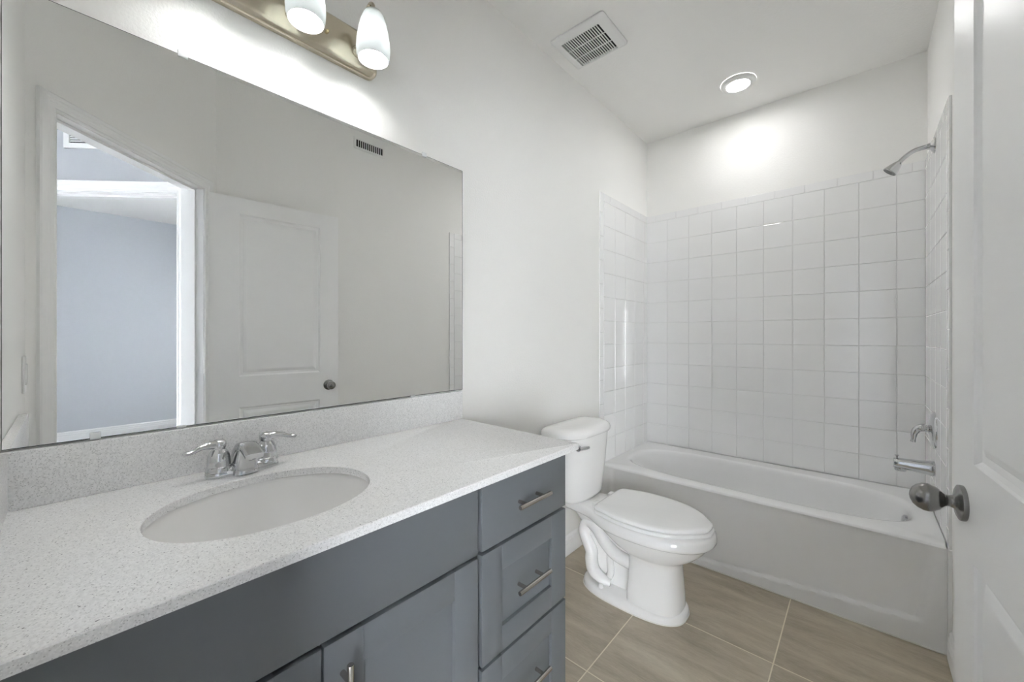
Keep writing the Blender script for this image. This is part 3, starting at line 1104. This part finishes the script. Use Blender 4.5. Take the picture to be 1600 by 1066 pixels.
def oval(a, b, z, dx=0.0):
    out = []
    for t in ang2:
        c, s = math.cos(t), math.sin(t)
        n = 2.12
        r = (abs(c / a) ** n + abs(s / b) ** n) ** (-1 / n)
        out.append((SX + dx + c * r, SYc + s * r, z))
    return out


e = 0.0016
c_top = [(x, y, ZC) for x, y in [(SX + (px - SX) * (1 - e / 0.25), SYc + (py - SYc) * (1 - e / 0.35)) for px, py in outer]]
rings = [oval(SA, SB, ZC - TH), oval(SA, SB, ZC - 0.0012), oval(SA + 0.0012, SB + 0.0012, ZC), c_top, [(x, y, ZC - e) for x, y in outer], [(x, y, ZC - TH) for x, y in outer], oval(SA, SB, ZC - TH)]
ct = obj('countertop', MB().loft(rings, cap0=False, cap1=False), M_quartz, None, smooth=True, angle=30)
tag(ct, 'white speckled quartz countertop with an oval sink cut-out', 'countertop')
bs = obj('backsplash', MB().box((0.002, Y0 + 0.002, ZC + 0.0003), (0.021, YC, 1.017), 0.0012), M_quartz, None, smooth=True)
tag(bs, 'speckled quartz backsplash strip under the mirror', 'backsplash')
ss = obj('sidesplash', MB().box((0.0215, Y0 + 0.002, ZC + 0.0003), (DEP - 0.004, Y0 + 0.020, 1.017), 0.0012), M_quartz, None, smooth=True)
tag(ss, 'short speckled quartz splash on the wall at the vanity\'s left end', 'backsplash')

sk = thing('sink', (SX, SYc, ZC - TH), 'white oval undermount sink set in the quartz countertop', 'sink')
rings = []
zt = ZC - TH - 0.0005
for fa, dz in ((1.09, 0.0), (1.035, 0.0), (1.022, 0.003), (1.01, 0.010), (0.985, 0.03), (0.945, 0.06), (0.885, 0.09), (0.79, 0.115), (0.66, 0.131), (0.48, 0.140), (0.25, 0.144), (0.12, 0.146)):
    rings.append(oval(SA * fa, SB * fa, zt - dz))
low_ = []
for fa, dz in ((0.12, 0.154), (0.5, 0.150), (0.80, 0.126), (0.96, 0.09), (1.05, 0.04), (1.09, 0.008)):
    low_.append(oval(SA * fa, SB * fa, zt - dz))
obj('basin', MB().loft(rings + low_ + [rings[0]], cap0=False, cap1=False), M_porc, sk, smooth=True, angle=60)
obj('drain', MB().lathe([(0.0, 0.004), (0.014, 0.004), (0.016, 0.002), (0.022, 0.003), (0.026, 0.001), (0.026, -0.006)], (SX, SYc, zt - 0.146), (0, 0, 1), 28), M_chrome, sk, smooth=True)

# ------------------------------------------------------------------ faucet
FX, FYc = 0.083, 0.2925
fa_ = thing('faucet', (FX, FYc, ZC), 'chrome centerset faucet with two lever handles behind the sink', 'faucet')
mb = MB()
rings = []
for ins, z in ((0.001, 0.0003), (0, 0.002), (0.0015, 0.010), (0.004, 0.017), (0.008, 0.020), (0.014, 0.0215)):
    rings.append(supe(FX, FYc, 0.027 - ins, 0.079 - ins, 3.6, ZC + z, 64))
mb.loft(rings)
obj('base', mb, M_chrome, fa_, smooth=True, angle=55)
for sg in (-1, 1):
    yk = FYc + sg * 0.051
    mb = MB().lathe([(0.0275, 0.014), (0.0270, 0.0225), (0.0250, 0.0255), (0.0238, 0.026), (0.0240, 0.030), (0.0236, 0.042), (0.0218, 0.053), (0.0180, 0.061), (0.0145, 0.0655), (0.0135, 0.068), (0.0150, 0.071), (0.0158, 0.077), (0.0145, 0.084), (0.0095, 0.0885), (0.0, 0.090)], (FX, yk, ZC), (0, 0, 1), 32)
    path = smooth_path([(FX + 0.002, yk, ZC + 0.077), (FX + 0.004, yk + sg * 0.018, ZC + 0.0785), (FX + 0.008, yk + sg * 0.036, ZC + 0.0775), (FX + 0.012, yk + sg * 0.052, ZC + 0.0715), (FX + 0.014, yk + sg * 0.064, ZC + 0.070), (FX + 0.015, yk + sg * 0.070, ZC + 0.0705)], 5)
    mb.tube(path, interp([0.0115, 0.0105, 0.0080, 0.0075, 0.0088, 0.004], 5), 16, squash=interp([1, 0.9, 0.8, 0.65, 0.6, 0.6], 5))
    obj('handle', mb, M_chrome, fa_, smooth=True, angle=60)
# spout: rises from the base, widens and leans over the bowl
rings = []
for x, z, w, t in ((0.062, ZC + 0.012, 0.024, 0.012), (0.068, ZC + 0.030, 0.0235, 0.012), (0.080, ZC + 0.050, 0.0225, 0.0135), (0.098, ZC + 0.064, 0.0215, 0.0135), (0.120, ZC + 0.069, 0.0205, 0.0120), (0.145, ZC + 0.066, 0.020, 0.0105), (0.165, ZC + 0.060, 0.0195, 0.0095), (0.176, ZC + 0.055, 0.019, 0.0085)):
    rings.append((x, z, w, t))
out = []
for i, (x, z, w, t) in enumerate(rings):
    a = rings[max(i - 1, 0)]; b = rings[min(i + 1, len(rings) - 1)]
    tx, tz = b[0] - a[0], b[1] - a[1]
    l = math.hypot(tx, tz); tx /= l; tz /= l
    nx_, nz_ = -tz, tx
    r = []
    for k in range(28):
        an = 2 * PI * k / 28
        c, s = math.cos(an), math.sin(an)
        cc = math.copysign(abs(c) ** 0.6, c); ss_ = math.copysign(abs(s) ** 0.6, s)
        r.append((x + nx_ * ss_ * t, FYc + w * cc, z + nz_ * ss_ * t))
    out.append(r)
mb = MB().loft(out)
# skirt under the spout flaring to the deck
sk_r = []
for z, x0, x1, w in ((ZC + 0.002, 0.058, 0.124, 0.029), (ZC + 0.012, 0.060, 0.122, 0.0275), (ZC + 0.030, 0.064, 0.122, 0.024), (ZC + 0.048, 0.074, 0.124, 0.0215), (ZC + 0.060, 0.088, 0.128, 0.020)):
    sk_r.append(supe((x0 + x1) / 2, FYc, (x1 - x0) / 2, w, 4, z, 40))
mb.loft(sk_r)
obj('spout', mb, M_chrome, fa_, smooth=True, angle=60)
obj('aerator', MB().lathe([(0.0, -0.008), (0.009, -0.008), (0.010, -0.006), (0.010, 0.004)], (0.163, FYc, ZC + 0.052), (-0.25, 0, 1), 20), M_chromedark, fa_, smooth=True)

# ------------------------------------------------------------------ mirror
MY0, MY1, MZ0, MZ1 = -0.0885, 1.0925, 1.0205, 1.9355
mi = thing('mirror', (0.004, 0.5, MZ0), 'large frameless wall mirror above the vanity', 'mirror')
obj('backing', MB().box((0.001, MY0 + 0.0008, MZ0 + 0.0008), (0.0055, MY1 - 0.0008, MZ1 - 0.0008)), M_medge, mi)
obj('mirror_glass', MB().add([(0.0064, MY0 + .0005, MZ0 + .0015), (0.0064, MY1 - .0011, MZ0 + .0015), (0.0064, MY1 - .0011, MZ1 - .0007), (0.0064, MY0 + .0005, MZ1 - .0007)], [(0, 1, 2, 3)]), M_mirror, mi)
mb = MB()
for (a, b) in (((MY0, MZ0), (MY1, MZ0 + 0.0016)), ((MY0, MZ1 - 0.0008), (MY1, MZ1)), ((MY0, MZ0), (MY0 + 0.0006, MZ1)), ((MY1 - 0.0012, MZ0), (MY1, MZ1))):
    mb.box((0.005, a[0], a[1]), (0.0066, b[0], b[1]))
obj('ground_edge', mb, M_medge, mi)
for y, top, big in ((0.037, False, True), (0.182, False, False), (0.849, False, False), (0.185, True, False), (0.90, True, False)):
    mb = MB()
    if top:
        mb.box((0.003, y - 0.010, MZ1 - 0.006), (0.0095, y + 0.010, MZ1 + 0.010), 0.0012)
    elif big:
        mb.box((0.003, y - 0.0085, MZ0 - 0.0025), (0.0120, y + 0.0085, MZ0 + 0.013), 0.0015)
    else:
        mb.box((0.003, y - 0.0095, MZ0 - 0.0025), (0.0105, y + 0.0095, MZ0 + 0.0035), 0.0015)
    obj('clip', mb, M_clip, mi, smooth=True)

# ------------------------------------------------------------------ vanity light
LY = [0.229, 0.427, 0.625]
vl = thing('vanity_light', (0.014, 0.427, 2.18), 'champagne nickel three-bulb vanity light bar above the mirror', 'wall light')
bm_ = MB()
rings = []
for ins, x in ((0.0, 0.0005), (0.0, 0.012), (0.001, 0.016), (0.006, 0.021), (0.013, 0.0245), (0.019, 0.026)):
    r = []
    y0, y1, z0, z1, rad = 0.155 + ins, 0.699 - ins, 2.112 + ins, 2.252 - ins, max(0.034 - ins, 0.01)
    for (cy, cz, a0) in ((y1 - rad, z1 - rad, 0), (y0 + rad, z1 - rad, PI / 2), (y0 + rad, z0 + rad, PI), (y1 - rad, z0 + rad, 3 * PI / 2)):
        for k in range(9):
            a = a0 + k * PI / 16
            r.append((x, cy + rad * math.cos(a), cz + rad * math.sin(a)))
    rings.append(r)
obj('backplate', bm_.loft(rings), M_plate, vl, smooth=True, angle=60)
for y in (0.328, 0.526):
    obj('screw', MB().lathe([(0.0, 0.010), (0.003, 0.0095), (0.005, 0.007), (0.0055, 0.0)], (0.026, y, 2.182), (1, 0, 0), 16), M_brass, vl, smooth=True)
LX = 0.125
for y in LY:
    am = MB()
    am.lathe([(0.0, 0.012), (0.012, 0.011), (0.018, 0.006), (0.020, 0.0)], (0.025, y, 2.172), (1, 0, 0), 24)
    path = smooth_path([(0.030, y, 2.172), (0.048, y, 2.178), (0.062, y, 2.215), (0.078, y, 2.262), (0.103, y, 2.283), (0.122, y, 2.272), (LX, y, 2.250)], 6)
    am.tube(path, 0.0058, 14)
    am.lathe([(0.0, 0.012), (0.010, 0.012), (0.013, 0.009), (0.024, 0.000), (0.0275, -0.009), (0.0275, -0.012), (0.0, -0.010)], (LX, y, 2.246), (0, 0, 1), 28)
    obj('arm', am, M_plate, vl, smooth=True, angle=50)
    prof = [(0.0245, 2.2460), (0.030, 2.2360), (0.0375, 2.2160), (0.044, 2.1880), (0.0485, 2.1580), (0.050, 2.1330), (0.0485, 2.1130), (0.0455, 2.1020), (0.0440, 2.1000), (0.0430, 2.1020), (0.0455, 2.1130), (0.047, 2.1330), (0.0455, 2.1580), (0.041, 2.1880), (0.0345, 2.2160), (0.027, 2.2360), (0.020, 2.2440)]
    obj('lamp_shade', MB().lathe(prof, (LX, y, 0), (0, 0, 1), 40), M_shade, vl, smooth=True, angle=80)
    mb = MB()
    pr = [(0.0, -0.031), (0.010, -0.0295), (0.019, -0.0245), (0.026, -0.016), (0.0295, -0.004), (0.029, 0.008), (0.025, 0.022), (0.018, 0.036), (0.0135, 0.048), (0.0135, 0.066)]
    mb.lathe(pr, (LX, y, 2.146), (0, 0, 1), 28, cap1=True)
    obj('bulb', mb, M_bulb, vl, smooth=True, angle=80)

# ------------------------------------------------------------------ ceiling exhaust fan grille
ef = thing('exhaust_fan', (0.215, 1.765, H), 'square white exhaust fan grille on the ceiling', 'exhaust fan')
fx0, fx1, fy0, fy1 = 0.064, 0.364, 1.630, 1.900
gx0, gx1, gy0, gy1 = 0.104, 0.316, 1.677, 1.883
# louvres run across x, stacked along... open slots between thin bars
mb = MB()
def frame_ring(i, z, r):
    x0, x1, y0, y1 = fx0 + i, fx1 - i, fy0 + i, fy1 - i
    out = []
    for (cx_, cy_, a0) in ((x1 - r, y1 - r, 0), (x0 + r, y1 - r, PI / 2), (x0 + r, y0 + r, PI), (x1 - r, y0 + r, 3 * PI / 2)):
        for k in range(5):
            a = a0 + k * PI / 8
            out.append((cx_ + r * math.cos(a), cy_ + r * math.sin(a), z))
    return out
def gring(z, g=0.0):
    out = []
    for (cx_, cy_) in ((gx1 - g, gy1 - g), (gx0 + g, gy1 - g), (gx0 + g, gy0 + g), (gx1 - g, gy0 + g)):
        out += [(cx_, cy_, z)] * 5
    return out
mb.loft([frame_ring(0.0, H - 0.0005, 0.014), frame_ring(0.0, H - 0.006, 0.014), frame_ring(0.003, H - 0.010, 0.012), frame_ring(0.012, H - 0.0135, 0.008), gring(H - 0.0145), gring(H - 0.003)], cap0=False, cap1=False)
nb = 17
for k in range(nb + 1):
    x = gx0 + (gx1 - gx0) * k / nb
    if 0 < k < nb:
        mb.box((x - 0.0026, gy0 - 0.001, H - 0.0143), (x + 0.0026, gy1 + 0.001, H - 0.0115))
for k in (1, 2):
    y = gy0 + (gy1 - gy0) * k / 3
    mb.box((gx0, y - 0.0022, H - 0.0145), (gx1, y + 0.0022, H - 0.0115))
obj('grille', mb, M_white, ef, smooth=True, angle=35)
obj('fan_housing', MB().box((gx0 - 0.005, gy0 - 0.005, H - 0.0025), (gx1 + 0.005, gy1 + 0.005, H - 0.0006)), M_black, ef)

# ------------------------------------------------------------------ recessed light above the tub
rl = thing('recessed_light', (0.703, 2.640, H), 'round white recessed ceiling light shining above the bathtub', 'ceiling light')
RX, RY = 0.708, 2.638
obj('trim_ring', MB().lathe([(0.092, -0.0005), (0.092, -0.006), (0.088, -0.012), (0.078, -0.0175), (0.070, -0.019), (0.062, -0.018), (0.060, -0.013)], (RX, RY, H), (0, 0, 1), 64), M_white, rl, smooth=True, angle=50)
obj('lens', MB().lathe([(0.0, -0.0155), (0.061, -0.0155), (0.061, -0.014)], (RX, RY, H), (0, 0, 1), 48), M_can, rl, smooth=True)

# ------------------------------------------------------------------ supply register high on the right wall
rg = thing('wall_register', (W, 1.495, 2.66), 'small slotted air register near the ceiling, seen in the mirror', 'air vent')
ry0, ry1, rz0, rz1 = 1.389, 1.600, 2.632, 2.683
mb = MB()
mb.box((W - 0.006, ry0 - 0.018, rz0 - 0.018), (W - 0.0005, ry1 + 0.018, rz0), 0.0015)
mb.box((W - 0.006, ry0 - 0.018, rz1), (W - 0.0005, ry1 + 0.018, rz1 + 0.018), 0.0015)
mb.box((W - 0.006, ry0 - 0.018, rz0), (W - 0.0005, ry0, rz1), 0.001)
mb.box((W - 0.006, ry1, rz0), (W - 0.0005, ry1 + 0.018, rz1), 0.001)
for k in range(1, 13):
    y = ry0 + (ry1 - ry0) * k / 13
    mb.box((W - 0.0055, y - 0.0022, rz0 - 0.001), (W - 0.001, y + 0.0022, rz1 + 0.001))
obj('register_frame', mb, M_wall, rg)
obj('register_duct', MB().box((W - 0.0012, ry0 - 0.002, rz0 - 0.002), (W - 0.0002, ry1 + 0.002, rz1 + 0.002)), M_black, rg)

# ------------------------------------------------------------------ return air grille over the second doorway (seen in the mirror)
gr = thing('return_grille', so(S2, 0.56, 2.44), 'white louvred return air grille above the hall doorway, seen in the mirror', 'air vent')
ga, gb, gz0, gz1 = 0.36, 0.790, 2.286, 2.640
mb = MB()
for (a, b, c, d_) in ((ga, gb, gz0, gz0 + 0.028), (ga, gb, gz1 - 0.028, gz1), (ga, ga + 0.028, gz0, gz1), (gb - 0.028, gb, gz0, gz1)):
    dbox(mb, S2 - 0.008, S2 - 0.0005, a, b, c, d_)
k = gz0 + 0.034
while k < gz1 - 0.034:
    q = [so(S2 - 0.007, ga + 0.02, k), so(S2 - 0.007, gb - 0.031, k), so(S2 - 0.001, gb - 0.031, k + 0.010), so(S2 - 0.001, ga + 0.02, k + 0.010)]
    q2_ = [p_ + Vector((0, 0, 0.002)) for p_ in q]
    mb.add(q + q2_, [(3, 2, 1, 0), (4, 5, 6, 7), (0, 1, 5, 4), (1, 2, 6, 5), (2, 3, 7, 6), (3, 0, 4, 7)])
    k += 0.0125
obj('grille_frame', mb, M_white, gr)
mb = MB(); dbox(mb, S2 - 0.0012, S2 - 0.0002, ga + 0.02, gb - 0.02, gz0 + 0.02, gz1 - 0.02)
obj('grille_duct', mb, M_black, gr)

# ------------------------------------------------------------------ light switch on the short wall, seen in the mirror
sw = thing('light_switch', (0.755, Y0, 1.12), 'white light switch beside the doorway, seen in the mirror', 'light switch')
obj('switch_plate', MB().box((0.718, Y0 + 0.0003, 1.063), (0.792, Y0 + 0.006, 1.180), 0.002), M_white, sw, smooth=True)
obj('rocker', MB().box((0.738, Y0 + 0.005, 1.088), (0.772, Y0 + 0.0095, 1.155), 0.0015), M_white, sw, smooth=True)
